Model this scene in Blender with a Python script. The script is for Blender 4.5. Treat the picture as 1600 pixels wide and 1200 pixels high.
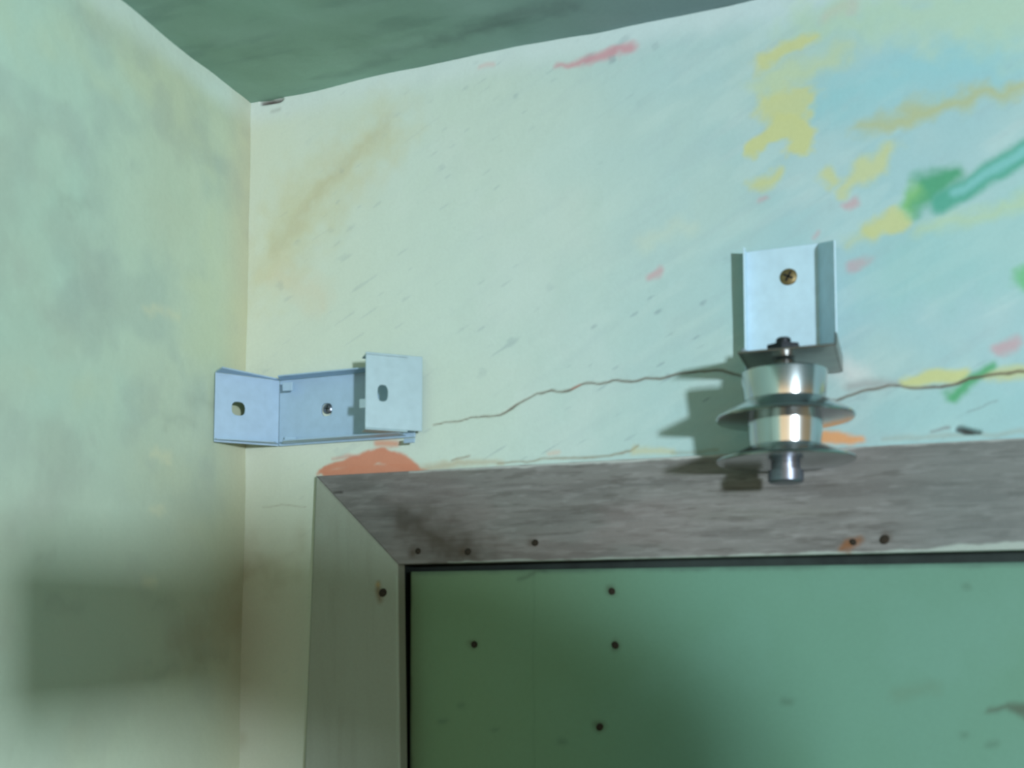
import bpy, bmesh, math, random
import numpy as np
from mathutils import Vector, Matrix

random.seed(4)
scene = bpy.context.scene
for o in list(bpy.data.objects):
    bpy.data.objects.remove(o)
COL = scene.collection

# ------------------------------------------------------------------ camera
# world: back wall is the plane y = 0, the room lies at y < 0, z is up, floor z = 0
F, CX, CY = 1647.0, 800.0, 860.0          # focal length and principal point, in photo pixels
YAW, PITCH = math.radians(20.4), math.radians(4.0)
H, ZC = 0.78, 1.72                        # camera distance from the back wall, height
C = Vector((0.0, -H, ZC))
fwd = Vector((-math.sin(YAW) * math.cos(PITCH), math.cos(YAW) * math.cos(PITCH), math.sin(PITCH)))
rgt = Vector((math.cos(YAW), math.sin(YAW), 0.0))
upv = rgt.cross(fwd)
cam = bpy.data.cameras.new('camera')
cam.sensor_width = 36.0
cam.lens = 36.0 * F / 1600.0
cam.shift_y = (CY - 600.0) / 1600.0
cam.clip_start = 0.01
cam.dof.use_dof = True
cam.dof.focus_distance = 1.25             # the snapshot is out of focus
cam.dof.aperture_fstop = 7.0
camo = bpy.data.objects.new('camera', cam)
COL.objects.link(camo)
camo.matrix_world = Matrix.Translation(C) @ Matrix((rgt, upv, -fwd)).transposed().to_4x4()
scene.camera = camo

# ------------------------------------------------------------------ light
scene.view_settings.view_transform = 'Standard'
scene.view_settings.look = 'None'
scene.view_settings.gamma = 1.0
scene.view_settings.use_curve_mapping = False
scene.view_settings.exposure = -0.13

world = bpy.data.worlds.new('world')
scene.world = world
world.use_nodes = True
bg = world.node_tree.nodes['Background']
bg.inputs[0].default_value = (0.50, 0.36, 0.19, 1)
bg.inputs[1].default_value = 1.1


def area_light(name, loc, aim, sx, sy, power, color):
    l = bpy.data.lights.new(name, 'AREA')
    l.shape = 'RECTANGLE'
    l.size, l.size_y = sx, sy
    l.energy, l.color = power, color
    o = bpy.data.objects.new(name, l)
    COL.objects.link(o)
    o.location = loc
    o.rotation_euler = (Vector(aim) - Vector(loc)).to_track_quat('-Z', 'Y').to_euler()
    return o


# the room's window, level with the camera and to the right behind the photographer
area_light('window_light', (1.90, -2.72, ZC - 0.02), (-0.15, 0, ZC + 0.13), 0.15, 0.19, 114.0, (0.90, 1.0, 1.09))
# added warm fill from behind, no lamp known there: warms the shadows
area_light('warm_fill_light', (0.15, -2.9, ZC + 0.08), (-0.1, 0, ZC), 2.4, 0.6, 6.5, (1.0, 0.72, 0.46))


# ------------------------------------------------------------------ helpers
def ray(px, py):
    return fwd * F + rgt * (px - CX) - upv * (py - CY)


def at(px, py, Y=0.0):
    """pixel of the photograph -> point of the plane y = Y"""
    d = ray(px, py)
    return C + d * ((Y - C.y) / d.y)


def at_x(px, py, X):
    d = ray(px, py)
    return C + d * ((X - C.x) / d.x)


def at_z(px, py, Z):
    d = ray(px, py)
    return C + d * ((Z - C.z) / d.z)


def lin(rgb):
    a = np.asarray(rgb, dtype=np.float64) / 255.0
    return np.where(a <= 0.04045, a / 12.92, ((a + 0.055) / 1.055) ** 2.4)


def tag(o, label=None, cat=None, group=None, kind=None):
    if label: o['label'] = label
    if cat: o['category'] = cat
    if group: o['group'] = group
    if kind: o['kind'] = kind
    return o


def empty(name, loc):
    o = bpy.data.objects.new(name, None)
    o.empty_display_size = 0.02
    COL.objects.link(o)
    o.location = loc
    return o


def link(name, me, mat, parent=None):
    o = bpy.data.objects.new(name, me)
    COL.objects.link(o)
    if mat is not None:
        me.materials.clear()
        me.materials.append(mat)
    if parent is not None:
        o.parent = parent
        o.matrix_parent_inverse = Matrix.Translation(-parent.location)
    return o


def from_bm(name, bm, mat, parent=None, smooth=False):
    me = bpy.data.meshes.new(name)
    bmesh.ops.recalc_face_normals(bm, faces=bm.faces[:])
    bm.to_mesh(me)
    bm.free()
    if smooth:
        me.polygons.foreach_set('use_smooth', [True] * len(me.polygons))
    return link(name, me, mat, parent)


# ---- numpy value noise
def vnoise(x, y, seed):
    xi = np.floor(x).astype(np.int64); yi = np.floor(y).astype(np.int64)
    xf = x - xi; yf = y - yi
    xf = xf * xf * (3 - 2 * xf); yf = yf * yf * (3 - 2 * yf)

    def h(a, b):
        n = (a * 374761393 + b * 668265263 + seed * 982451653) & 0x7fffffff
        n = ((n ^ (n >> 13)) * 1274126177) & 0x7fffffff
        n = (n ^ (n >> 16)) & 0xffffff
        return n / float(0xffffff)
    a = h(xi, yi); b = h(xi + 1, yi); c = h(xi, yi + 1); d = h(xi + 1, yi + 1)
    return (a * (1 - xf) + b * xf) * (1 - yf) + (c * (1 - xf) + d * xf) * yf


def fbm(x, y, scale, seed, octv=4):
    """0..1, scale = size of the largest feature in metres"""
    s = 0; a = 1; t = 0
    for k in range(octv):
        s = s + a * vnoise(x / scale * 2 ** k + 17.3 * k, y / scale * 2 ** k + 5.1 * k, seed + k)
        t += a; a *= 0.5
    return s / t


def sstep(e0, e1, v):
    t = np.clip((v - e0) / (e1 - e0), 0, 1)
    return t * t * (3 - 2 * t)


PXM = 0.00046      # metres of wall per photo pixel, for the widths of marks


class Paint:
    """colour on a flat surface, in the surface's own coordinates (a, b)"""
    def __init__(s, a, b, base):
        s.a, s.b = a, b
        s.col = np.empty(a.shape + (3,)); s.col[:] = lin(base)
        s.hgt = np.zeros(a.shape)
        s.wa = (fbm(a, b, 0.012, 91, 3) - .5); s.wb = (fbm(a, b, 0.012, 57, 3) - .5)

    def mix(s, mask, rgb):
        m = np.clip(mask, 0, 1)[..., None]
        s.col = s.col * (1 - m) + lin(rgb) * m

    def mul(s, mask, k):
        s.col = s.col * (1 - np.clip(mask, 0, 1)[..., None] * (1 - np.asarray(k)))

    def dist(s, pts, warp):
        a = s.a + s.wa * warp; b = s.b + s.wb * warp
        best = np.full(s.a.shape, 1e9)
        if len(pts) == 1:
            pts = [pts[0], pts[0]]
        for (x0, y0, r0), (x1, y1, r1) in zip(pts[:-1], pts[1:]):
            dx, dy = x1 - x0, y1 - y0
            L = dx * dx + dy * dy
            t = np.clip(((a - x0) * dx + (b - y0) * dy) / L, 0, 1) if L > 1e-12 else 0.0 * a
            d = np.hypot(a - x0 - t * dx, b - y0 - t * dy) - (r0 + (r1 - r0) * t)
            best = np.minimum(best, d)
        return best

    def stroke(s, pts, rgb, amt=1.0, soft=6, warp=0, sink=0.0):
        """pts: (a, b, radius in photo pixels); soft, warp in pixels too"""
        P = [(p[0], p[1], p[2] * PXM) for p in pts]
        m = 1 - sstep(-soft * PXM, soft * PXM, s.dist(P, warp * PXM))
        s.mix(m * amt, rgb)
        if sink:
            s.hgt = s.hgt + m * sink


def attr_material(name, rough, bump_scale, bump_strength, spec=0.3, grain=0.0, bump_dist=0.001):
    m = bpy.data.materials.new(name)
    m.use_nodes = True
    nt = m.node_tree
    b = nt.nodes['Principled BSDF']
    at_ = nt.nodes.new('ShaderNodeAttribute'); at_.attribute_name = 'Col'
    b.inputs['Roughness'].default_value = rough
    b.inputs['Specular IOR Level'].default_value = spec
    tc = nt.nodes.new('ShaderNodeTexCoord')
    n = nt.nodes.new('ShaderNodeTexNoise')
    n.inputs['Scale'].default_value = bump_scale; n.inputs['Detail'].default_value = 5
    nt.links.new(tc.outputs['Object'], n.inputs['Vector'])
    bp = nt.nodes.new('ShaderNodeBump')
    bp.inputs['Strength'].default_value = bump_strength
    bp.inputs['Distance'].default_value = bump_dist
    nt.links.new(n.outputs['Fac'], bp.inputs['Height'])
    nt.links.new(bp.outputs['Normal'], b.inputs['Normal'])
    # fine grain of the surface on top of the painted colour
    n2 = nt.nodes.new('ShaderNodeTexNoise')
    n2.inputs['Scale'].default_value = 420; n2.inputs['Detail'].default_value = 3
    nt.links.new(tc.outputs['Object'], n2.inputs['Vector'])
    mr = nt.nodes.new('ShaderNodeMapRange')
    mr.inputs[3].default_value = 1 - grain; mr.inputs[4].default_value = 1 + grain
    nt.links.new(n2.outputs['Fac'], mr.inputs[0])
    vm = nt.nodes.new('ShaderNodeVectorMath'); vm.operation = 'SCALE'
    nt.links.new(at_.outputs['Color'], vm.inputs[0]); nt.links.new(mr.outputs[0], vm.inputs['Scale'])
    nt.links.new(vm.outputs[0], b.inputs['Base Color'])
    return m


def plain_material(name, rgb, rough=0.5, metal=0.0, var=0.12, scale=60, bump=0.0, spec=0.5, stretch=(1, 1, 1)):
    m = bpy.data.materials.new(name)
    m.use_nodes = True
    nt = m.node_tree
    b = nt.nodes['Principled BSDF']
    b.inputs['Roughness'].default_value = rough
    b.inputs['Metallic'].default_value = metal
    b.inputs['Specular IOR Level'].default_value = spec
    tc = nt.nodes.new('ShaderNodeTexCoord')
    mp = nt.nodes.new('ShaderNodeMapping'); mp.inputs['Scale'].default_value = stretch
    n = nt.nodes.new('ShaderNodeTexNoise'); n.inputs['Scale'].default_value = scale; n.inputs['Detail'].default_value = 4
    cr = nt.nodes.new('ShaderNodeValToRGB')
    c = lin(rgb)
    cr.color_ramp.elements[0].position = 0.3; cr.color_ramp.elements[1].position = 0.7
    cr.color_ramp.elements[0].color = tuple(c * (1 - var)) + (1,)
    cr.color_ramp.elements[1].color = tuple(np.minimum(c * (1 + var), 1)) + (1,)
    nt.links.new(tc.outputs['Object'], mp.inputs[0]); nt.links.new(mp.outputs[0], n.inputs['Vector'])
    nt.links.new(n.outputs['Fac'], cr.inputs[0]); nt.links.new(cr.outputs[0], b.inputs['Base Color'])
    if bump:
        bp = nt.nodes.new('ShaderNodeBump'); bp.inputs['Strength'].default_value = bump; bp.inputs['Distance'].default_value = 0.0006
        nt.links.new(n.outputs['Fac'], bp.inputs['Height']); nt.links.new(bp.outputs['Normal'], b.inputs['Normal'])
    return m


def axis_points(lo, f0, f1, hi, step, coarse):
    """fine between f0 and f1, coarse out to lo and hi"""
    a = np.arange(f0, f1, step)
    l = np.linspace(lo, f0, max(2, int((f0 - lo) / coarse) + 2))[:-1]
    h = np.linspace(f1, hi, max(2, int((hi - f1) / coarse) + 2))
    return np.concatenate([l, a, h])


def grid_mesh(name, P, col, keep=None, back=None, parent=None, mat=None):
    """P: (nv, nu, 3) points of the front; back: offset vector that closes the sheet behind"""
    nv, nu = P.shape[:2]
    idx = np.arange(nv * nu).reshape(nv, nu)
    q = np.stack([idx[:-1, :-1], idx[:-1, 1:], idx[1:, 1:], idx[1:, :-1]], -1).reshape(-1, 4)
    if keep is not None:
        q = q[keep.reshape(-1)]
    co = P.reshape(-1, 3); cc = col.reshape(-1, 3)
    if back is not None:
        rim = np.concatenate([idx[0, :], idx[1:, -1], idx[-1, -2::-1], idx[-2:0:-1, 0]])
        n0 = len(co); m = len(rim)
        co = np.concatenate([co, co[rim] + np.asarray(back)]); cc = np.concatenate([cc, cc[rim]])
        k = np.arange(m); k2 = (k + 1) % m
        q = np.concatenate([q, np.stack([rim[k2], rim[k], n0 + k, n0 + k2], -1)])
        back_poly = list(range(n0 + m - 1, n0 - 1, -1))
    me = bpy.data.meshes.new(name)
    nq = len(q)
    nl = nq * 4 + (len(back_poly) if back is not None else 0)
    me.vertices.add(len(co)); me.vertices.foreach_set('co', co.astype(np.float32).ravel())
    me.loops.add(nl)
    li = q.ravel()
    if back is not None:
        li = np.concatenate([li, back_poly])
    me.loops.foreach_set('vertex_index', li.astype(np.int32))
    npoly = nq + (1 if back is not None else 0)
    me.polygons.add(npoly)
    me.polygons.foreach_set('loop_start', (np.arange(npoly) * 4).astype(np.int32))
    sm = np.zeros(npoly, bool); sm[:(nv - 1) * (nu - 1)] = True
    if keep is not None:
        sm[:] = True
    me.update(calc_edges=True)
    me.polygons.foreach_set('use_smooth', sm)
    ca = me.color_attributes.new('Col', 'FLOAT_COLOR', 'POINT')
    ca.data.foreach_set('color', np.concatenate([np.clip(cc, 0.002, 1), np.ones((len(cc), 1))], 1).astype(np.float32).ravel())
    me.validate()
    return link(name, me, mat, parent)


# ------------------------------------------------------------------ setting: the corner of the room
XC = at(386, 500).x                       # the corner
ZT = at(394, 160).z                       # the ceiling
OPL, OPT = at(617, 900).x, at(1000, 868).z   # door opening: left edge, top edge
OPR = OPL + 0.86
plaster = attr_material('old_plaster_paint', 0.75, 160, 0.25, 0.25, 0.05)
plaster_side = attr_material('old_plaster_paint_side', 0.8, 120, 0.3, 0.2, 0.05)
ceil_mat = attr_material('ceiling_paint', 0.85, 90, 0.3, 0.15, 0.06)
wood_paint = attr_material('weathered_wood', 0.65, 140, 0.35, 0.3, 0.07)
door_paint = attr_material('green_door_paint', 0.6, 90, 0.15, 0.3, 0.05)


def wp(*pts):
    """photo pixels (x, y, radius) -> back wall coordinates (x, z, radius)"""
    out = []
    for p in pts:
        v = at(p[0], p[1])
        out.append((v.x, v.z, p[2] if len(p) > 2 else 1.0))
    return out


# ---- back wall
us = axis_points(XC - .012, XC, at(2000, 500).x, 3.0, 0.0012, 0.05)
vs = axis_points(0.0, at(700, 1215).z, ZT, ZT + 0.012, 0.0011, 0.08)
U, V = np.meshgrid(us, vs)
pt = Paint(U, V, (188, 206, 195))
# slow drift of colour: yellower toward the corner, cooler and darker to the right
right = sstep(at(620, 500).x, at(1350, 500).x, U + (fbm(U, V, 0.2, 5) - .5) * 0.1)
pt.mix(right * 0.92, (150, 187, 192))
pt.mix((1 - sstep(XC, XC + 0.2, U)) * 0.6, (200, 206, 186))
pt.mix(sstep(.45, .75, fbm(U, V, 0.11, 11)) * 0.2, (186, 200, 182))
pt.mix(sstep(.5, .8, fbm(U, V, 0.06, 23)) * 0.2, (196, 208, 204))
# pale band below the ceiling
pt.mix((1 - sstep(0.004, 0.03, ZT - V + (fbm(U, V, .05, 3) - .5) * .012)) * 0.55, (196, 212, 214))
# yellow-brown stain near the corner
pt.stroke(wp((410, 430, 30), (480, 320, 60), (590, 220, 46)), (188, 184, 140), 0.5, 70, 90)
pt.stroke(wp((430, 390, 6), (520, 275, 9), (605, 195, 5)), (160, 146, 104), 0.26, 22, 34)
pt.stroke(wp((440, 420, 20), (500, 470, 20)), (205, 190, 160), 0.35, 40, 50)
# faint diagonal brush streaks over the right half and small blue-grey flecks
ca, sa = math.cos(math.radians(27)), math.sin(math.radians(27))
A2, B2 = U * ca + V * sa, -U * sa + V * ca
st = fbm(A2, B2 * 5.5, 0.05, 71, 3)
pt.mix(sstep(.56, .74, st) * 0.13 * (0.25 + right), (150, 170, 176))
pt.mix(sstep(.56, .74, fbm(A2, B2 * 5, 0.05, 78, 3)) * 0.1 * (0.2 + right), (206, 222, 214))
fl = vnoise(A2 / 0.016, B2 / 0.0042, 33)
pt.mix(sstep(.86, .97, fl) * sstep(.4, .65, fbm(U, V, 0.12, 39)) * (0.2 + 0.6 * right), (124, 144, 152))
# pink smears
PK = (192, 142, 150)
pt.stroke(wp((872, 103, 5), (930, 92, 9), (985, 73, 10)), PK, 0.85, 8, 22)
pt.stroke(wp((750, 104, 3), (770, 100, 3)), (200, 170, 168), 0.6, 5, 8)
for x, y, r in ((1022, 428, 10), (1342, 411, 11), (1331, 320, 9), (1575, 542, 14), (1275, 368, 4), (1190, 312, 5)):
    pt.stroke(wp((x - r * .8, y + r * .35, r * .7), (x + r * .8, y - r * .35, r * .7)), PK, 0.62, 7, 16)
pt.stroke(wp((1295, 24, 8), (1335, 10, 10)), (190, 160, 172), 0.6, 10, 20)
# faint cyan and yellow washes at the upper right
pt.stroke(wp((1310, 150, 30), (1400, 120, 30), (1560, 95, 44)), (138, 190, 196), 0.7, 44, 60)
pt.stroke(wp((1260, 30, 30), (1420, 30, 44), (1620, 10, 60)), (172, 198, 170), 0.7, 44, 70)
pt.stroke(wp((1420, 420, 60), (1620, 350, 90)), (144, 190, 186), 0.5, 50, 60)
pt.stroke(wp((1400, 650, 40), (1620, 640, 50)), (144, 188, 190), 0.5, 40, 50)
YE = (188, 194, 138)
pt.stroke(wp((1188, 96, 12), (1225, 75, 15), (1270, 52, 9)), YE, 0.9, 9, 34)
pt.stroke(wp((1205, 130, 28), (1250, 112, 22), (1320, 85, 12)), (180, 196, 156), 0.75, 22, 44)
pt.stroke(wp((1205, 165, 26), (1250, 165, 28)), YE, 0.85, 10, 40)
pt.stroke(wp((1170, 232, 14), (1215, 205, 28), (1258, 205, 22), (1245, 232, 16)), YE, 0.95, 7, 40)
pt.stroke(wp((1180, 292, 10), (1215, 268, 8)), YE, 0.85, 8, 26)
pt.stroke(wp((1292, 272, 15), (1296, 285, 12)), YE, 0.8, 9, 26)
pt.stroke(wp((1325, 296, 12), (1370, 255, 18), (1390, 235, 12)), YE, 0.8, 12, 34)
pt.stroke(wp((1335, 205, 8), (1420, 178, 16), (1520, 152, 12), (1600, 138, 12)), (172, 176, 122), 0.75, 16, 40)
pt.stroke(wp((1360, 358, 13), (1400, 345, 17)), YE, 0.9, 9, 28)
pt.stroke(wp((1330, 375, 8), (1360, 365, 10)), YE, 0.5, 14, 28)
pt.stroke(wp((1440, 355, 8), (1600, 318, 12)), (174, 196, 156), 0.7, 18, 30)
pt.stroke(wp((1010, 380, 14), (1080, 350, 10)), (200, 206, 178), 0.3, 20, 30)
# green brush mark with its stroke
pt.stroke(wp((1428, 322, 14), (1450, 295, 24), (1488, 268, 13)), (74, 152, 114), 0.95, 12, 26)
pt.stroke(wp((1418, 325, 10), (1430, 300, 10)), (150, 200, 120), 0.5, 14, 20)
pt.stroke(wp((1470, 318, 16), (1540, 275, 16), (1640, 216, 18)), (80, 158, 138), 0.95, 8, 10)
pt.stroke(wp((1490, 303, 6), (1545, 271, 7), (1640, 213, 7)), (122, 184, 182), 0.9, 6, 8)
pt.stroke(wp((1598, 430, 16), (1625, 420, 18)), (100, 176, 116), 0.8, 10, 22)
# the crack across the wall: a thin groove with yellow and green paint on it
pt.stroke(wp((1412, 599, 6), (1450, 590, 12), (1500, 586, 10)), (188, 194, 136), 0.95, 6, 14)
pt.stroke(wp((1540, 588, 8), (1640, 576, 10)), (184, 192, 140), 0.8, 6, 14)
pt.stroke(wp((1484, 618, 9), (1510, 600, 9), (1548, 574, 6)), (82, 158, 112), 0.95, 7, 14)
pt.stroke(wp((1312, 575, 14), (1340, 585, 16)), (206, 208, 204), 0.6, 18, 24)
pt.stroke(wp((1330, 606, 7), (1372, 598, 7), (1400, 600, 3)), (150, 152, 150), 0.7, 9, 10)
main = wp((676, 664, .6), (740, 652, .8), (781, 648, .9), (801, 636, 1.6), (812, 628, .9), (838, 614, .8), (862, 610, 1.5),
          (873, 613, .8), (888, 609, 2.0), (905, 602, 1.2), (950, 596, 1.3), (985, 596, 1.4), (1030, 590, 1.5), (1060, 582, 1.4),
          (1130, 578, 1.6), (1200, 600, 1.4), (1305, 626, 1.3), (1352, 611, 1.5), (1386, 602, 1.2), (1420, 606, 1.4), (1470, 606, 1.8), (1512, 593, 2), (1560, 585, 1.6), (1640, 576, 1.6))
pt.stroke(main, (150, 134, 108), 0.6, 3.2, 7)
pt.stroke(main, (78, 66, 56), 0.85, 1.6, 7, sink=0.0012)
pt.stroke(wp((893, 607, 1.2), (905, 602, 1.4)), (176, 110, 96), 0.7, 2.5, 4)
pt.stroke(wp((1512, 643, 1), (1560, 627, 1)), (120, 134, 136), 0.6, 2.5, 5)
# crumbled plaster along the top of the door frame
pt.stroke(wp((640, 733, 5), (720, 725, 6), (780, 722, 3)), (172, 160, 132), 0.7, 8, 18)
pt.stroke(wp((706, 719, .8), (733, 712, 1.2)), (120, 92, 66), 0.8, 2.5, 5)
pt.stroke(wp((775, 724, .8), (870, 716, 1.2), (950, 713, 1.6), (985, 703, 1.5), (997, 697, 1.2)), (126, 106, 74), 0.8, 2.5, 7)
pt.stroke(wp((990, 703, 5), (1050, 707, 4)), (190, 186, 140), 0.6, 6, 12)
pt.stroke(wp((1050, 708, 2), (1120, 704, 2)), (130, 128, 100), 0.5, 4, 8)
pt.stroke(wp((857, 709, 3), (872, 707, 3)), (204, 176, 158), 0.6, 5, 6)
pt.stroke(wp((1380, 688, 3), (1450, 682, 3), (1600, 677, 3)), (150, 160, 150), 0.6, 5, 12)
pt.stroke(wp((1456, 674, 1), (1482, 668, 2)), (110, 84, 84), 0.7, 4, 6)
pt.stroke(wp((1497, 671, 3), (1513, 674, 5), (1530, 676, 2)), (44, 38, 34), 1.0, 4, 8, sink=0.004)
pt.stroke(wp((1285, 684, 11), (1305, 684, 9), (1345, 689, 4)), (214, 156, 104), 0.95, 5, 16)
# salmon filler over the left end of the header
SA = (192, 130, 104)
pt.stroke(wp((505, 738, 7), (525, 728, 9), (560, 722, 12), (600, 712, 16), (628, 722, 15), (660, 738, 8)), SA, 0.97, 4, 16)
pt.stroke(wp((508, 741, 5), (560, 736, 10), (640, 732, 9)), SA, 0.97, 3, 6)
pt.stroke(wp((520, 716, 2), (545, 712, 3), (560, 714, 2)), (190, 106, 88), 0.5, 4, 8)
pt.stroke(wp((590, 692, 6), (620, 692, 6)), (200, 140, 112), 0.8, 6, 8)
# strip between the corner and the jamb, with a hairline crack
pt.stroke(wp((410, 792, .6), (440, 788, .8), (478, 792, .6)), (130, 126, 108), 0.6, 2, 6)
pt.stroke(wp((425, 173, 2), (437, 170, 2)), (140, 146, 140), 0.6, 5, 5)
pt.stroke(wp((408, 160, 3), (424, 157, 4), (440, 155, 2)), (58, 42, 38), 1.0, 4, 8, sink=0.004)
pt.mix(sstep(.55, .8, fbm(U, V, 0.05, 301)) * (1 - sstep(at(470, 900).x, at(500, 900).x, U)) * (1 - sstep(at(400, 900).z, at(400, 780).z, V)) * 0.55, (150, 144, 116))  # brown stain, deepened in tone for the arm's shadow
pt.mix((1 - sstep(at(470, 900).x, at(500, 900).x, U)) * (1 - sstep(at(400, 1000).z, at(400, 740).z, V + (fbm(U, V, .06, 303) - .5) * .05)) * 0.5, (160, 164, 146))  # whole strip darkened in colour to strengthen the arm's shadow

P = np.zeros(U.shape + (3,))
P[..., 0] = U; P[..., 2] = V
P[..., 1] = pt.hgt + (fbm(U, V, 0.16, 8, 3) - .5) * 0.0035 + (fbm(U, V, 0.02, 9, 3) - .5) * 0.0006
# the plaster rounds off into the corner and up to the ceiling
uc = 0.5 * (us[:-1] + us[1:]); vc = 0.5 * (vs[:-1] + vs[1:])
UC, VC = np.meshgrid(uc, vc)
keep = ~((UC > OPL) & (UC < OPR) & (VC < OPT))
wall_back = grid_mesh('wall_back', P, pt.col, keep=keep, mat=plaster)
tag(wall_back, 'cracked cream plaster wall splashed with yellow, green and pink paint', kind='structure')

# ---- left wall (plane x = XC)
ys = axis_points(-3.4, at_x(-40, 500, XC).y, 0.0, 0.012, 0.0013, 0.1)
zs = axis_points(0.0, at_x(0, 1215, XC).z, ZT, ZT + 0.012, 0.0013, 0.1)
Yg, Zg = np.meshgrid(ys, zs)


def lp(*pts):
    out = []
    for p in pts:
        v = at_x(p[0], p[1], XC)
        out.append((v.y, v.z, p[2] if len(p) > 2 else 1.0))
    return out


pl = Paint(Yg, Zg, (174, 203, 187))
far = sstep(at_x(40, 500, XC).y, at_x(380, 500, XC).y, Yg + (fbm(Yg, Zg, .2, 44) - .5) * .12)
pl.mix(far * 0.6, (186, 196, 168))
pl.mix((1 - far) * sstep(.35, .6, fbm(Yg, Zg, .14, 61)) * 0.5, (162, 204, 192))
pl.mix(sstep(.5, .72, fbm(Yg, Zg, .07, 62)) * 0.42, (154, 176, 166))
pl.mix(sstep(.52, .75, fbm(Yg, Zg, .09, 63)) * 0.42, (188, 202, 168))
pl.mix(sstep(.55, .78, fbm(Yg, Zg, .045, 64)) * 0.35, (150, 168, 162))
pl.mix((1 - sstep(0.006, 0.032, ZT - Zg + (fbm(Yg, Zg, .05, 13) - .5) * .016)) * 0.85, (196, 220, 216))
pl.mix((1 - sstep(0.0, 0.05, -Yg)) * 0.35, (196, 178, 146))
# greyer lower down
pl.mix((1 - sstep(at_x(200, 900, XC).z, at_x(200, 520, XC).z, Zg + (fbm(Yg, Zg, .1, 66) - .5) * .08)) * .6, (170, 180, 160))
pl.mix(sstep(.45, .7, fbm(Yg, Zg, .16, 67)) * .35, (172, 182, 158))
for x, y, r in ((240, 485, 10), (270, 490, 8), (250, 715, 11), (235, 905, 9), (245, 800, 7)):
    pl.stroke(lp((x - r, y, r * .6), (x + r, y + r * .2, r * .6)), (202, 206, 172), 0.5, 12, 30)
for x, y, r in ((75, 870, 4), (100, 945, 12), (255, 950, 8), (280, 660, 10), (330, 1020, 12), (250, 1050, 10), (320, 630, 10), (120, 320, 10)):
    pl.stroke(lp((x - r * 2, y, r * .5), (x + r * 2, y - r * .2, r * .5)), (130, 142, 130), 0.3, 18, 40)
pl.stroke(lp((300, 1000, 40), (370, 960, 40)), (140, 130, 100), 0.35, 50, 60)
PL = np.zeros(Yg.shape + (3,))
PL[..., 0] = XC + (fbm(Yg, Zg, .14, 21, 3) - .5) * .004 + (fbm(Yg, Zg, .02, 22, 3) - .5) * .0006
PL[..., 1] = Yg; PL[..., 2] = Zg
wall_left = grid_mesh('wall_left', PL[:, ::-1][:, ::-1], pl.col, mat=plaster_side)
tag(wall_left, 'mottled pale green plaster wall left of the corner', kind='structure')

# ---- ceiling
xs = axis_points(XC - 0.012, XC, at_z(1300, 0, ZT).x + 0.1, 3.0, 0.003, 0.1)
yc = axis_points(-3.4, at_z(150, -20, ZT).y - 0.05, 0.0, 0.012, 0.003, 0.1)
Xc, Yc = np.meshgrid(xs, yc)
pc = Paint(Xc, Yc, (146, 180, 166))
pc.mix(sstep(XC + .1, XC + .45, Xc) * 0.8, (128, 146, 156))
pc.mix(sstep(.45, .7, fbm(Xc, Yc, .12, 81)) * .35, (124, 152, 138))
pc.mix(sstep(.5, .75, fbm(Xc + Yc * .3, Yc * 3, .1, 83)) * .4, (150, 180, 172))
pc.mix(sstep(.55, .75, fbm(Xc, Yc * 4, .07, 84)) * .3, (104, 128, 124))


def cp(*pts):
    out = []
    for p in pts:
        v = at_z(p[0], p[1], ZT)
        out.append((v.x, v.y, p[2]))
    return out


pc.stroke(cp((700, 60, 10), (790, 30, 14), (900, 12, 10)), (98, 112, 112), .5, 30, 50)
pc.stroke(cp((600, 90, 6), (690, 66, 8)), (104, 126, 120), .4, 22, 34)
PC = np.zeros(Xc.shape + (3,))
PC[..., 0] = Xc; PC[..., 1] = Yc; PC[..., 2] = ZT + (fbm(Xc, Yc, .1, 86, 3) - .5) * .006
ceiling = grid_mesh('ceiling', PC[::-1], pc.col[::-1], mat=ceil_mat)
tag(ceiling, 'dull grey-green painted ceiling above the corner', kind='structure')

# ---- floor, out of the picture
bm = bmesh.new()
bmesh.ops.create_cube(bm, size=1, matrix=Matrix.Translation(((XC + 3.0) / 2, -1.7, -0.03)) @ Matrix.Diagonal((3.0 - XC, 3.4, 0.06, 1)))
floor = from_bm('floor', bm, plain_material('cement_floor', (74, 68, 60), 0.8, 0, 0.15, 9))
tag(floor, 'grey cement floor of the room', kind='structure')


# ------------------------------------------------------------------ door frame and door
def quad_grid(q, nu, nv):
    s = np.linspace(0, 1, nu)[None, :, None]; t = np.linspace(0, 1, nv)[:, None, None]
    bl, br, tr, tl = [np.asarray(p, float) for p in q]
    return (bl * (1 - s) + br * s) * (1 - t) + (tl * (1 - s) + tr * s) * t


FR = -0.007                                # front of the frame
def fr(px, py):
    return at(px, py, FR)


# header
tl, bl = fr(494, 744), fr(622, 881.5)
tr_, br_ = fr(1600, 684), fr(1600, 858.6)
ext = (OPR + 0.1 - tr_.x) / (tr_.x - tl.x)
tr2 = tr_ + (tr_ - tl) * ext; br2 = Vector((tr2.x, FR, br_.z + (br_.z - bl.z) * (tr2.x - br_.x) / (br_.x - bl.x)))
Q = quad_grid((bl, br2, tr2, tl), 620, 90)
ph = Paint(Q[..., 0], Q[..., 2], (140, 139, 134))
a, b = Q[..., 0], Q[..., 2]
g = fbm(a, b * 9, .06, 101, 4)
ph.mix(sstep(.42, .7, g) * .55, (112, 110, 106))
ph.mix(sstep(.5, .8, fbm(a + b * .6, b * 12, .04, 105, 4)) * .45, (166, 164, 160))
ph.mix(sstep(.55, .8, fbm(a, b * 5, .12, 107, 3)) * .35, (128, 130, 116))
ph.mix(sstep(.55, .78, fbm(a - b * .5, b * 7, .018, 109, 3)) * .45, (96, 92, 86))
ph.mix(sstep(.55, .78, fbm(a - b * .8, b * 6, .014, 119, 3)) * .35, (176, 176, 172))
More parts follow.
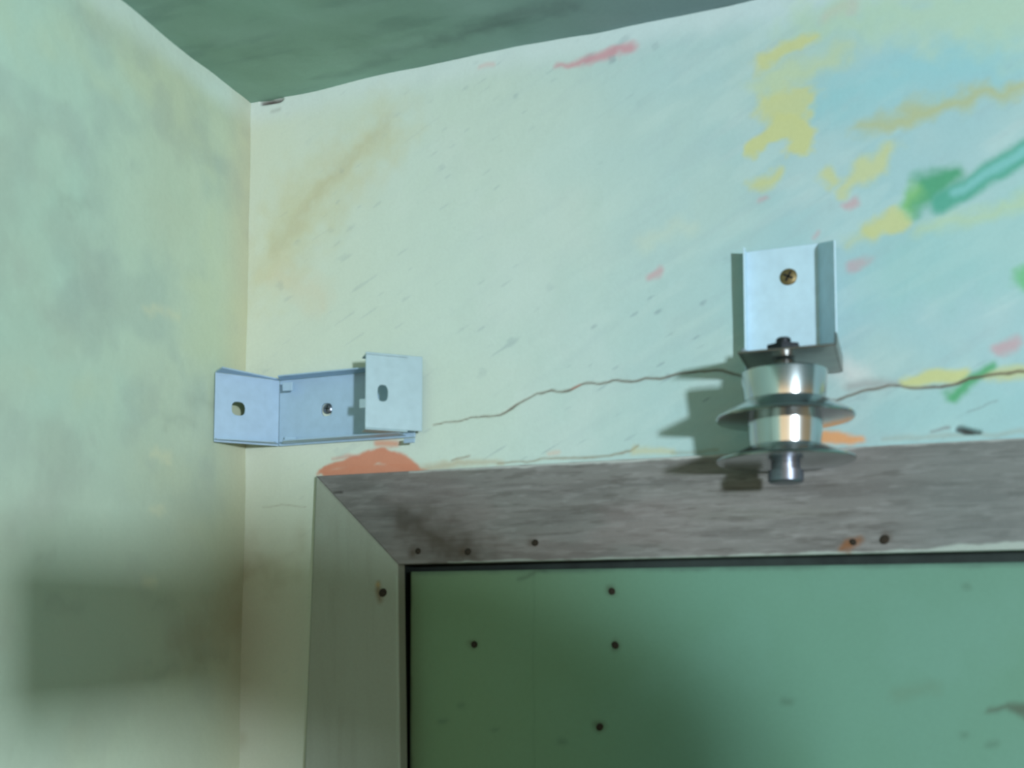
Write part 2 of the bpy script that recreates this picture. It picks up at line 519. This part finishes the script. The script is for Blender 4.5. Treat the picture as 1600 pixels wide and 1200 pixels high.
ph.mix(sstep(.5, .7, fbm(a, b * 2, .09, 121, 3)) * sstep(at(1200, 800).x, at(1000, 800).x, a) * .3, (156, 142, 138))
ph.mix((1 - sstep(at(640, 800).x, at(800, 800).x, a)) * .25, (112, 112, 112))
ph.mix(sstep(at(1330, 780).x, at(1500, 780).x, a) * .4, (126, 138, 134))
# stain at the left end, with some of the arm's shadow painted in
ph.stroke(wp((640, 815, 16), (700, 850, 34), (740, 862, 22)), (74, 64, 50), .8, 40, 50)
ph.stroke(wp((610, 800, 8), (650, 812, 10)), (74, 72, 66), .55, 22, 24)
ph.stroke(wp((528, 771, 1.5), (540, 770, 2)), (48, 42, 38), .9, 2.5, 4)
# paint slopped along the lower edge and a pale top edge
low = [(p.x, p.z, r) for p, r in ((fr(700, 879), .8), (fr(1000, 873), 1.8), (fr(1250, 866), 2.4), (fr(1450, 862), 2.6), (fr(1500, 857), 6), (fr(1640, 853), 7))]
ph.stroke(low, (196, 210, 198), .85, 2.5, 7)
top = [(p.x, p.z, r) for p, r in ((fr(640, 737), 1), (fr(900, 724), 1.6), (fr(1120, 711), 2.2), (fr(1350, 698), 1.2), (fr(1640, 682), 1.2))]
ph.stroke(top, (226, 234, 226), .9, 3, 6)
for x, y in ((652, 862), (731, 862), (836, 848), (1382, 843)):
    ph.stroke(wp((x, y, 5)), (84, 66, 48), .8, 10, 16)
ph.stroke(wp((1316, 858, 4), (1330, 850, 7), (1342, 842, 3)), (148, 96, 52), .9, 6, 14)
ph.stroke(wp((1327, 862, 3), (1328, 880, 2)), (150, 104, 70), .6, 5, 6)
ph.col *= np.array((.64, .66, .68))
Q2 = Q.copy(); Q2[..., 1] += (g - .5) * .0012
header = grid_mesh('trim_1', Q2, ph.col, back=(0, 0.012, 0), mat=wood_paint)
tag(header, 'weathered grey wooden header board over the green door', kind='structure')

# left jamb
jl0, jl1 = fr(494, 744), fr(476, 1200)
jr0, jr1 = fr(622, 881.5), fr(626, 1200)
jb = np.array(quad_grid((jl1, jr1, jr0, jl0), 60, 240))
low_ = [Vector((jl1.x, FR, 0.0)), Vector((jr1.x, FR, 0.0))]
jb0 = quad_grid((low_[0], low_[1], jr1, jl1), 60, 60)[:-1]
J = np.concatenate([jb0, jb])
pj = Paint(J[..., 0], J[..., 2], (150, 156, 144))
a, b = J[..., 0], J[..., 2]
pj.mix(sstep(.4, .7, fbm(a * 6, b, .1, 141)) * .2, (138, 142, 128))
pj.mix(sstep(.5, .75, fbm(a * 2, b, .08, 143)) * .35, (160, 172, 162))
pj.mix(sstep(.55, .75, fbm(a * 10, b, .06, 145)) * .15, (124, 128, 114))
pj.stroke([(fr(625, 884).x, fr(625, 884).z, 1), (fr(500, 752).x, fr(500, 752).z, 1)], (100, 100, 94), .5, 3, 4)
pj.stroke([(p.x, p.z, 1.2) for p in (fr(620, 900), fr(621, 1040), fr(623, 1210))], (170, 184, 170), .5, 2, 3)
pj.stroke(wp((598, 912, 3), (598, 925, 6), (599, 940, 4)), (110, 86, 56), .8, 7, 10)
pj.stroke(wp((597, 914, 4)), (180, 150, 96), .6, 4, 4)
pj.col *= np.array((.90, .95, .95))
jamb = grid_mesh('trim_2', J, pj.col, back=(0, 0.012, 0), mat=wood_paint)
tag(jamb, 'pale grey-green wooden door jamb beside the corner', kind='structure')

# rebate behind the gap round the door, coloured dark for the gap's shade
gap_shade_wood = plain_material('rebate_gap_shade', (44, 56, 52), 0.9, 0, .3, 40)
bm = bmesh.new()
z1 = OPT + 0.01
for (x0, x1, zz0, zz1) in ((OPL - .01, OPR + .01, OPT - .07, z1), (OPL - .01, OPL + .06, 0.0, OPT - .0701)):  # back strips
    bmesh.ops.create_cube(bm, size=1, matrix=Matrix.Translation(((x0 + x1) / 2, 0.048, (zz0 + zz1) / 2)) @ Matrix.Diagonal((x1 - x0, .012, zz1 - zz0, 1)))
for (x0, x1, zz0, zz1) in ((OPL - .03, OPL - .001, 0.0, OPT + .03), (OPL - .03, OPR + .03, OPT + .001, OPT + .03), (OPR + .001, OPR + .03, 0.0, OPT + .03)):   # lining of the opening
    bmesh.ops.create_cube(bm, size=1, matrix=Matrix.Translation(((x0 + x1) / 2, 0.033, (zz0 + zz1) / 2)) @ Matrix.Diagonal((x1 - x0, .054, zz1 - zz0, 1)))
stop = from_bm('trim_3', bm, gap_shade_wood)
tag(stop, 'rebate of the frame, coloured dark for the shade in the gap above the door', kind='structure')

# door leaf
DY = 0.013
def dp(px, py):
    return at(px, py, DY)
dl, dt = dp(639, 1000).x, None
q_tl = dp(642, 893); q_tr = dp(1600, 878)
sl = (q_tr.z - q_tl.z) / (q_tr.x - q_tl.x)
xr = OPR - 0.004
q_tr = Vector((xr, DY, q_tl.z + sl * (xr - q_tl.x)))
mid_z = at(700, 1225).z
D = quad_grid(((q_tl.x, DY, mid_z), (xr, DY, mid_z), q_tr, q_tl), 640, 190)
D0 = quad_grid(((q_tl.x, DY, 0.008), (xr, DY, 0.008), (xr, DY, mid_z), (q_tl.x, DY, mid_z)), 640, 12)[:-1]
D = np.concatenate([D0, D])
a, b = D[..., 0], D[..., 2]
pd = Paint(a, b, (124, 174, 150))
pd.mix(sstep(.45, .7, fbm(a, b, .12, 161)) * .35, (118, 168, 136))
pd.mix(sstep(.5, .75, fbm(a, b, .05, 163)) * .2, (134, 184, 166))
pd.mix((1 - sstep(dp(700, 1000).x, dp(1150, 1000).x, a)) * .6, (146, 172, 122))  # left part tinted so the arm's shadow there comes out lighter and warmer


def dq(*pts):
    return [(dp(p[0], p[1]).x, dp(p[0], p[1]).z, p[2]) for p in pts]


pd.stroke(dq((834, 892, .8), (834, 1240, .8)), (92, 130, 100), .4, 2, 3)
edge = [(q_tl.x, q_tl.z, 4), (q_tr.x, q_tr.z, 4)]
pd.stroke(edge, (84, 112, 100), .7, 7, 8)  # header's shadow painted along the top edge of the leaf
pd.stroke(dq((640, 895, 3), (640, 1240, 3)), (70, 92, 76), .6, 4, 6)
pd.stroke(dq((810, 905, 1.5), (830, 898, 2), (850, 890, 1)), (80, 100, 84), .6, 5, 8)
DOOR_NAILS = ((741, 1007), (956, 924), (961, 1008), (937, 1136))
for x, y in DOOR_NAILS:
    pd.stroke(dq((x, y, 6)), (74, 72, 48), .8, 9, 14)
for x, y, r in ((772, 1138, 4), (690, 1125, 6), (878, 1158, 6), (1230, 1095, 7), (1510, 914, 6), (1548, 1160, 6), (1505, 1148, 5), (720, 1105, 4)):
    pd.stroke(dq((x - 3, y, r * .6), (x + 3, y, r * .6)), (88, 122, 100), .55, 8, 12)
pd.stroke(dq((1546, 1112, 3), (1570, 1104, 4), (1600, 1112, 9), (1620, 1110, 8)), (92, 104, 84), .8, 7, 16)
pd.stroke(dq((1400, 1085, 8), (1460, 1078, 6)), (120, 150, 122), .4, 16, 20)
pd.col *= np.array((.58, .62, .63))
D[..., 1] += (fbm(a, b, .2, 166, 2) - .5) * .002
door = grid_mesh('door_1', D, pd.col, back=(0, 0.028, 0), mat=door_paint)
tag(door, 'flat green painted door leaf with dark nail heads', kind='structure')

# nails
rust = plain_material('rusted_nail', (40, 34, 24), .95, 0, .4, 900)
rust2 = plain_material('orange_rust', (120, 72, 40), .9, 0, .4, 900)


def nail_mesh(r):
    bm = bmesh.new()
    bmesh.ops.create_uvsphere(bm, u_segments=10, v_segments=6, radius=r)
    for v in bm.verts:
        v.co.y *= .18
    me = bpy.data.meshes.new('nail'); bm.to_mesh(me); bm.free()
    me.materials.append(rust)
    me.polygons.foreach_set('use_smooth', [True] * len(me.polygons))
    return me


nail_me = nail_mesh(0.0028)
def nail(px, py, Y, parent, s=1.0, m=None):
    o = bpy.data.objects.new('nail', nail_me)
    COL.objects.link(o)
    o.location = at(px, py, Y); o.scale = (s, 1, s * (1 + .15 * random.random()))
    o.rotation_euler = (0, random.random() * 3, 0)
    o.parent = parent
    return o


for x, y, s in ((653, 861, .9), (731, 862, 1.0), (836, 848, 1.0), (1333, 847, .8), (1382, 843, 1.15)):
    nail(x, y, FR - .0004, header, s)
nail(598, 926, FR - .0004, jamb, 1.25)
for x, y in DOOR_NAILS:
    nail(x, y, DY - .0004, door, 1.0)

# ------------------------------------------------------------------ brackets
steel = plain_material('pale_galvanised_steel', (184, 214, 228), .42, .12, .05, 130, .05, .5)
steel_grey = plain_material('blue_grey_steel', (156, 184, 206), .42, .12, .05, 130, .05, .5)
steel_pale = plain_material('pale_grey_steel', (148, 174, 180), .45, .1, .05, 130, .05, .5)
leg_shade_steel = plain_material('shaded_leg_steel', (132, 130, 124), .3, .9, .12, 90, .05, .5)  # same sheet steel, darkened for the shaded underside of the leg
brass = plain_material('dull_brass_screw', (112, 100, 66), .5, .6, .3, 500)
chrome = plain_material('polished_chrome', (186, 194, 196), .2, 1.0, .03, 30)
dark_steel = plain_material('dark_threaded_steel', (46, 50, 54), .4, .8, .3, 300)
bolt_steel = plain_material('zinc_bolt', (120, 126, 138), .35, .9, .15, 200)


def plate(name, org, ud, vd, w, h, t, parent, mat, hole=None, quad=None, bevel=0.0004):
    """sheet with its corner at org spanning w along ud and h along vd; t thick behind; hole (u, v, ru, rv, n)"""
    ud, vd = Vector(ud).normalized(), Vector(vd).normalized()
    n = ud.cross(vd)
    bm = bmesh.new()
    corners = quad or ((0, 0), (w, 0), (w, h), (0, h))
    loop = [bm.verts.new(Vector((x, y, 0))) for x, y in corners]
    ed = [bm.edges.new((loop[i], loop[(i + 1) % len(loop)])) for i in range(len(loop))]
    if hole:
        hu, hv, ru, rv, k = hole
        hl = []
        for i in range(k):
            an = 2 * math.pi * (i + .5) / k
            # rounded square
            c, s_ = math.cos(an), math.sin(an)
            e = (abs(c) ** 3 + abs(s_) ** 3) ** (-1 / 3)
            hl.append(bm.verts.new(Vector((hu + ru * c * e, hv + rv * s_ * e, 0))))
        ed += [bm.edges.new((hl[i], hl[(i + 1) % k])) for i in range(k)]
        bmesh.ops.triangle_fill(bm, use_beauty=True, edges=ed)
    else:
        bm.faces.new(loop)
    r = bmesh.ops.extrude_face_region(bm, geom=bm.faces[:])
    for v in [e for e in r['geom'] if isinstance(e, bmesh.types.BMVert)]:
        v.co.z -= t
    M = Matrix((ud, vd, n)).transposed().to_4x4()
    M.translation = Vector(org)
    bmesh.ops.transform(bm, matrix=M, verts=bm.verts[:])
    o = from_bm(name, bm, mat, parent)
    if bevel:
        md = o.modifiers.new('bevel', 'BEVEL'); md.width = bevel; md.segments = 2; md.limit_method = 'ANGLE'
    return o


def lathe(name, prof, center, mat, parent, seg=72, axis='Z', smooth_angle=35):
    bm = bmesh.new()
    rings = []
    for r, z in prof:
        if r < 1e-6:
            rings.append([bm.verts.new((0, 0, z))])
        else:
            rings.append([bm.verts.new((r * math.cos(2 * math.pi * i / seg), r * math.sin(2 * math.pi * i / seg), z)) for i in range(seg)])
    for A, B in zip(rings[:-1], rings[1:]):
        for i in range(seg):
            j = (i + 1) % seg
            if len(A) == 1 and len(B) == 1:
                continue
            if len(A) == 1:
                bm.faces.new((A[0], B[i], B[j]))
            elif len(B) == 1:
                bm.faces.new((A[i], B[0], A[j]))
            else:
                bm.faces.new((A[i], B[i], B[j], A[j]))
    if axis == 'Y':
        bmesh.ops.rotate(bm, verts=bm.verts[:], matrix=Matrix.Rotation(math.radians(90), 3, 'X'))
    bmesh.ops.translate(bm, verts=bm.verts[:], vec=Vector(center))
    o = from_bm(name, bm, mat, parent, smooth=True)
    for e in o.data.edges:
        pass
    o.data.set_sharp_from_angle(angle=math.radians(smooth_angle))
    return o


def screw(px, py, Y, r, parent, mat, slot_rot):
    """screw head on a wall plate with a cross slot"""
    c = at(px, py, Y)
    h = lathe('screw', [(0, .0), (r, .0), (r, .0008), (r * .75, .0018), (r * .35, .0022), (0, .0022)], (c.x, c.y, c.z), mat, parent, 20, 'Y')
    bm = bmesh.new()
    for k in range(2):
        bmesh.ops.create_cube(bm, size=1, matrix=Matrix.Translation((c.x, c.y - .0021, c.z)) @ Matrix.Rotation(slot_rot + k * math.pi / 2, 4, 'Y') @ Matrix.Diagonal((r * 1.2, .0006, r * .22, 1)))
    from_bm('slot', bm, dark_steel, h)
    return h


T = 0.0013
# ---- right bracket: channel on the wall, its lower leg carries the chrome spool
PY = -0.0032
rx0, rx1 = at(1165, 470, PY).x, at(1280, 470, PY).x
rz1 = at(1220, 387, PY).z
DEP = 0.082
rz0 = at(1225, 549, -DEP).z                # the leg's underside, from its near edge
rb = empty('curtain_bracket', ((rx0 + rx1) / 2, PY, rz0))
tag(rb, 'pale steel channel bracket screwed upright to the paint-splashed wall, carrying the chrome spool', 'bracket', 'steel brackets above the door')
hc = at(1232, 433, PY)
plate('wall_plate', (rx0, PY, rz0), (1, 0, 0), (0, 0, 1), rx1 - rx0, rz1 - rz0, .0025, rb, steel, (hc.x - rx0, hc.z - rz0, .0055, .0055, 16))
# left lip stands out square, right lip flares outward
plate('side_lip', (rx0, PY, rz0), (0, -1, 0), (0, 0, 1), .011, rz1 - rz0, T, rb, steel)
fl_d = Vector((0.5, -0.86, 0)).normalized()
plate('side_lip', (rx1, PY, rz0 + .004), fl_d, (0, 0, 1), .024, rz1 - rz0 - .004, T, rb, steel, quad=((0, 0), (.024, 0), (.024, rz1 - rz0 - .0105), (0, rz1 - rz0 - .004)))
# leg towards the room
lx0, lx1 = at(1152, 549, -DEP).x, at(1304, 549, -DEP).x
plate('bottom_leg', (lx0, PY, rz0 + T), (1, 0, 0), (0, -1, 0), lx1 - lx0, DEP + PY, T, rb, leg_shade_steel, (at(1227, 600, -.056).x - lx0, .056 + PY, .0055, .0055, 20))
plate('leg_lip', (lx0 + T, PY, rz0 + T), (0, -1, 0), (0, 0, 1), DEP + PY, .012, T, rb, leg_shade_steel, quad=((0, 0), (DEP + PY, 0), (DEP + PY - .01, .006), (.02, .014), (0, .014)))
plate('leg_lip', (lx1, PY, rz0 + T), (0, -1, 0), (0, 0, 1), DEP + PY, .012, T, rb, leg_shade_steel, quad=((0, 0), (DEP + PY, 0), (DEP + PY - .006, .010), (.0, .012)))
screw(1232, 433, PY + .0005, .0062, rb, brass, .5)

# ---- chrome spool
AX = 0.056
cx = at(1226, 640, -AX).x
k = (at(1226, 600, -AX).z - at(1226, 700, -AX).z) / 100.0      # metres per photo pixel at the spool
def sz(py): return at(1226, py, -AX).z
sp = empty('chrome_spool', (cx, -AX, sz(756)))
tag(sp, 'polished chrome spool with two wide flanges hanging under the wall bracket', 'spool')
ctr = (cx, -AX, 0)
leg_under = rz0 - .0002
lathe('collar', [(0, leg_under), (17 * k, leg_under), (18 * k, leg_under - .002), (18 * k, sz(583)), (0, sz(583))], ctr, chrome, sp)
lathe('barrel', [(0, sz(581)), (61 * k, sz(581)), (65 * k, sz(583)), (65.5 * k, sz(586)), (61.5 * k, sz(627)), (0, sz(627))], ctr, chrome, sp)
lathe('flange', [(0, sz(627.2)), (64 * k, sz(627.2)), (72 * k, sz(632)), (98 * k, sz(647)), (104 * k, sz(651)), (105 * k, sz(654)), (103 * k, sz(656.5)), (97 * k, sz(657)), (60 * k, sz(660)), (0, sz(660))], ctr, chrome, sp)
lathe('barrel', [(0, sz(660.2)), (57 * k, sz(660.2)), (54 * k, sz(698)), (0, sz(698))], ctr, chrome, sp)
lathe('flange', [(0, sz(698.2)), (58 * k, sz(698.2)), (68 * k, sz(703)), (98 * k, sz(715)), (104 * k, sz(718)), (105 * k, sz(720)), (103 * k, sz(722)), (97 * k, sz(723)), (50 * k, sz(724)), (0, sz(724))], ctr, chrome, sp)
bolt = lathe('bolt', [(0, sz(724.2)), (22 * k, sz(724.2)), (22 * k, sz(735)), (27 * k, sz(735.2)), (27 * k, sz(752)), (24 * k, sz(755)), (0, sz(756))], ctr, bolt_steel, sp)
# nut above the leg
bm = bmesh.new()
bmesh.ops.create_cone(bm, cap_ends=True, segments=6, radius1=.0118, radius2=.0118, depth=.009, matrix=Matrix.Translation((cx, -AX, rz0 + T + .0047)))
nut = from_bm('nut', bm, dark_steel, sp)
lathe('bolt_end', [(0, rz0 + T + .0145), (.004, rz0 + T + .0145), (.005, rz0 + T + .0135), (.005, rz0 + T + .0093), (0, rz0 + T + .0093)], ctr, dark_steel, nut, 20)

# ---- left bracket: sheet bent into a shallow zigzag across the corner
BY = -0.004
f0, f1 = at(437, 595, BY), at(437, 697, BY)
fx, zt, zb = f0.x, f0.z, f1.z
hB = zt - zb
ex = at(648, 620, BY).x
lb = empty('curtain_bracket', (fx, BY, zb))
tag(lb, 'pale steel zigzag bracket bent across the room corner, with square screw holes', 'bracket', 'steel brackets above the door')
hb = at(510, 640, BY)
plate('wall_plate', (fx, BY, zb), (1, 0, 0), (0, 0, 1), ex - fx, hB, .0025, lb, steel_grey, (hb.x - fx, hb.z - zb, .0052, .0055, 16))
LIP = .014
plate('top_lip', (fx + .003, BY, zt), (1, 0, 0), (0, -1, 0), ex - fx - .003, LIP, T, lb, steel_grey, quad=((-.003, 0), (ex - fx - .03, 0), (ex - fx - .03, LIP), (.004, LIP)))
plate('bottom_lip', (fx + .003, BY, zb + T), (1, 0, 0), (0, -1, 0), ex - fx - .003, LIP, T, lb, steel_grey, quad=((0, 0), (ex - fx - .01, 0), (ex - fx - .01, LIP), (.010, LIP)))
# angled plate reaches forward along the left wall, a little deeper at its free end
AY = -0.050
an = at(336, 620, AY)
an.x = max(an.x, XC + .004)
ad = Vector((an.x - fx, AY - BY, 0)); aL = ad.length; ad.normalize()
drop = zb - at(336, 690, AY).z
plate('angled_plate', (an.x, AY, zb), -ad, (0, 0, 1), aL, hB, T, lb, steel_grey, (aL * .36, hB * .50, .0058, .0058, 16), quad=((0, -drop), (aL, 0), (aL, hB), (0, hB)))
an_n = (-ad).cross(Vector((0, 0, 1)))
plate('top_lip', (an.x, AY, zt), -ad, an_n, aL, LIP, T, lb, steel_grey, quad=((0, 0), (aL, 0), (aL - .002, .003), (0, .017)))
plate('bottom_lip', (an.x, AY, zb + T - drop), (-ad * aL + Vector((0, 0, drop))), an_n, aL, LIP, T, lb, steel_grey, quad=((0, 0), (aL, 0), (aL - .008, .010), (0, .006)))
# front plate C, parallel to A, at the right end
CYD = -0.040
cn = at(571, 610, CYD)
cfx = at(660, 620, BY - .005).x
cd = Vector((cfx - cn.x, BY - .005 - CYD, 0)); cL = cd.length; cd.normalize()
cz0, cz1 = at(573, 668, CYD).z, at(573, 549, CYD).z
plate('front_plate', (cn.x, CYD, cz0), cd, (0, 0, 1), cL, cz1 - cz0, T, lb, steel_pale, (cL * .30, (cz1 - cz0) * .47, .0042, .0066, 16))
c_n = cd.cross(Vector((0, 0, 1)))
plate('top_lip', (cn.x, CYD, cz1 - T), cd, -c_n, cL, LIP, T, lb, steel_pale, quad=((0, 0), (cL - .012, 0), (.012, LIP), (0, LIP)))
plate('bottom_lip', (cn.x, CYD, cz0), cd, -c_n, cL, LIP, T, lb, steel_pale, quad=((0, 0), (cL - .012, 0), (cL - .018, LIP), (0, LIP)))
plate('tab', (cn.x - .0055, CYD, cz0 + (cz1 - cz0) * .26), (1, 0, 0), (0, 0, 1), .006, .0075, T, lb, steel_pale)
# little folded tabs in the corner of the lips
t1 = at(441, 598, BY - .012)
plate('tab', (at(441, 611, BY - .010).x, BY - .010, at(441, 611, BY - .010).z), (1, .1, 0), (0, 0, 1), .0095, .0075, T, lb, steel_grey)
t2 = at(441, 691, BY - .010)
plate('tab', (t2.x, BY - .008, t2.z), (1, .35, 0), (0, .3, 1), .010, .006, T, lb, steel_grey)
plate('tab', (at(630, 692, BY - .010).x, BY - .010, at(630, 692, BY - .010).z), (1, 0, 0), (0, .3, 1), .010, .004, T, lb, steel_grey)
screw(513, 639, BY + .0016, .0042, lb, bolt_steel, .15)

# ------------------------------------------------------------------ the photographer, behind the camera (out of the picture, but his arm shades the wall)
skin_m = plain_material('skin', (150, 108, 84), .55, 0, .06, 40)
cloth_m = plain_material('grey_shirt', (96, 100, 104), .9, 0, .12, 160)
jeans_m = plain_material('blue_jeans', (52, 62, 84), .9, 0, .15, 160)
hair_m = plain_material('dark_hair', (28, 24, 22), .6, 0, .3, 200)
shoe_m = plain_material('shoe_leather', (40, 34, 30), .5, 0, .2, 100)
phone_m = plain_material('black_phone', (22, 22, 24), .25, 0, .05, 50)


def skinned(name, verts, edges, mat, parent, root=0, sub=2):
    me = bpy.data.meshes.new(name)
    me.from_pydata([v[:3] for v in verts], edges, [])
    o = link(name, me, mat, None)
    o.modifiers.new('skin', 'SKIN').use_smooth_shade = True
    for i, v in enumerate(verts):
        sv = me.skin_vertices[0].data[i]
        sv.radius = (v[3], v[4] if len(v) > 4 else v[3])
        sv.use_root = (i == root)
    ss = o.modifiers.new('subdivision', 'SUBSURF'); ss.levels = sub; ss.render_levels = sub
    if parent is not None:
        o.parent = parent
        o.matrix_parent_inverse = Matrix.Translation(-parent.location)
    return o


PX, PYY = 0.36, -1.42
Z = ZC
ELB = (0.635, -1.04, Z - .085); WRI = (0.345, -0.99, Z - .006); SHO = (PX + .17, PYY + .05, Z - .29)
person = empty('person', (PX, PYY, 0))
tag(person, 'person in grey shirt and jeans standing behind the camera holding up a phone', 'person')
hd = (PX - .03, PYY + .05)
V_ = [(PX, PYY, .93, .13, .10),            # 0 pelvis
      (PX, PYY, 1.10, .10, .07), (PX, PYY, 1.28, .11, .075), (PX, PYY + .01, Z - .31, .08, .055), (PX - .01, PYY + .02, Z - .22, .052, .052),   # 1..4 spine, neck
      (hd[0], hd[1], Z - .13, .070, .075), (hd[0], hd[1], Z - .05, .078, .088), (hd[0], hd[1] - .01, Z + .025, .060, .070),              # 5..7 head
      SHO + (.055,), ELB + (.043,), ((ELB[0] * .55 + WRI[0] * .45), (ELB[1] * .55 + WRI[1] * .45), (ELB[2] * .55 + WRI[2] * .45) + .016, .055), WRI + (.034,),   # 8..11 right arm
      (PX - .18, PYY + .01, Z - .30, .055), (PX - .23, PYY, Z - .58, .040), (PX - .22, PYY + .07, Z - .82, .026),                       # 12..14 left arm
      (PX + .09, PYY, .86, .085), (PX + .10, PYY + .02, .48, .058), (PX + .10, PYY - .02, .09, .038),                                  # 15..17 right leg
      (PX - .09, PYY, .86, .085), (PX - .10, PYY + .02, .48, .058), (PX - .10, PYY - .02, .09, .038)]                                  # 18..20 left leg
E_ = [(0, 1), (1, 2), (2, 3), (3, 4), (4, 5), (5, 6), (6, 7), (3, 8), (8, 9), (9, 10), (10, 11), (3, 12), (12, 13), (13, 14),
      (0, 15), (15, 16), (16, 17), (0, 18), (18, 19), (19, 20)]
# right hand: palm and five fingers closed on the right end of the phone
HP = (0.225, -0.885, Z + .002)
V_ += [(0.285, -0.945, Z + .004, .030, .020), HP + (.048, .022)]                 # 21, 22
E_ += [(11, 21), (21, 22)]
k0 = 23
for i in range(4):
    dz = .030 - .020 * i
    ln = (.9, 1.0, .95, .78)[i]
    V_ += [(HP[0] - .030, HP[1] + .035, Z + .012 + dz, .010), (HP[0] - .075 * ln, HP[1] + .075, Z + .006 + dz, .009), (HP[0] - .120 * ln, HP[1] + .098, Z + dz, .0075)]
    E_ += [(22, k0), (k0, k0 + 1), (k0 + 1, k0 + 2)]
    k0 += 3
V_ += [(HP[0] - .035, HP[1] + .015, Z - .035, .012), (HP[0] - .085, HP[1] + .065, Z - .040, .009)]
E_ += [(21, k0), (k0, k0 + 1)]
k0 += 2
# left hand, hanging
for i in range(5):
    a0 = (-.03 + .015 * i)
    V_ += [(PX - .22 + a0 * .6, PYY + .09, Z - .90, .013), (PX - .22 + a0, PYY + .095, Z - .96 - (.0 if i in (0,) else .015), .008)]
    E_ += [(14, k0), (k0, k0 + 1)]
    k0 += 2
body = skinned('body', V_, E_, skin_m, person)


SH_ = {0: (.150, .120), 1: (.145, .115), 2: (.165, .125), 3: (.125, .100), 8: (.080, .080), 9: (.062, .062), 10: (.080, .080), 11: (.072, .072), 12: (.078, .078), 13: (.056, .056)}
keys = list(SH_); kp = {v: i for i, v in enumerate(keys)}
skinned('shirt', [tuple(V_[i][:3]) + SH_[i] for i in keys] + [(PX, PYY, .87, .152, .122), (.330, -.982, Z - .006, .060, .060)], [(kp[a], kp[b]) for a, b in E_ if a in kp and b in kp] + [(0, len(keys)), (kp[11], len(keys) + 1)], cloth_m, person)
TR_ = {0: (.140, .112), 15: (.100, .100), 16: (.074, .074), 17: (.054, .054), 18: (.100, .100), 19: (.074, .074), 20: (.054, .054)}
keys = list(TR_); kp = {v: i for i, v in enumerate(keys)}
skinned('trousers', [tuple(V_[i][:3]) + TR_[i] for i in keys] + [(PX, PYY, 1.0, .125, .098)], [(kp[a], kp[b]) for a, b in E_ if a in kp and b in kp] + [(0, len(keys))], jeans_m, person)
skinned('hair', [(hd[0], hd[1] - .06, Z - .06, .060), (hd[0], hd[1] - .035, Z + .02, .072), (hd[0], hd[1] + .03, Z + .05, .052)], [(0, 1), (1, 2)], hair_m, person)
for sx in (-1, 1):
    skinned('shoe', [(PX + sx * .10, PYY - .05, .045, .042), (PX + sx * .10, PYY + .05, .040, .042), (PX + sx * .11, PYY + .16, .034, .034)], [(0, 1), (1, 2)], shoe_m, person)
    bm = bmesh.new(); bmesh.ops.create_uvsphere(bm, u_segments=16, v_segments=10, radius=.012)
    bmesh.ops.translate(bm, verts=bm.verts[:], vec=(hd[0] + sx * .028, hd[1] + .058, Z - .055)); from_bm('eye', bm, plain_material('eye_white', (190, 186, 180), .3), person, True)
    skinned('ear', [(hd[0] + sx * .078, hd[1], Z - .085, .010, .016), (hd[0] + sx * .084, hd[1] - .006, Z - .045, .009, .018)], [(0, 1)], skin_m, person, sub=1)
skinned('nose', [(hd[0], hd[1] + .080, Z - .055, .010), (hd[0], hd[1] + .096, Z - .088, .015)], [(0, 1)], skin_m, person, sub=1)
skinned('mouth', [(hd[0] - .022, hd[1] + .070, Z - .122, .006), (hd[0], hd[1] + .078, Z - .122, .008), (hd[0] + .022, hd[1] + .070, Z - .122, .006)], [(0, 1), (1, 2)], plain_material('lips', (140, 84, 78), .5), person, sub=1)

# the phone that takes the picture, its lens at the camera
ph0 = C - fwd * .016
phone = empty('phone', ph0)
tag(phone, 'black phone held sideways behind the camera', 'phone')
bm = bmesh.new()
bmesh.ops.create_cube(bm, size=1, matrix=Matrix.Translation(ph0 + rgt * .066 - upv * .010) @ Matrix((rgt, upv, -fwd)).transposed().to_4x4() @ Matrix.Diagonal((.160, .096, .009, 1)))
bmesh.ops.bevel(bm, geom=bm.edges[:], offset=.0035, segments=3, affect='EDGES')
from_bm('case', bm, phone_m, phone)
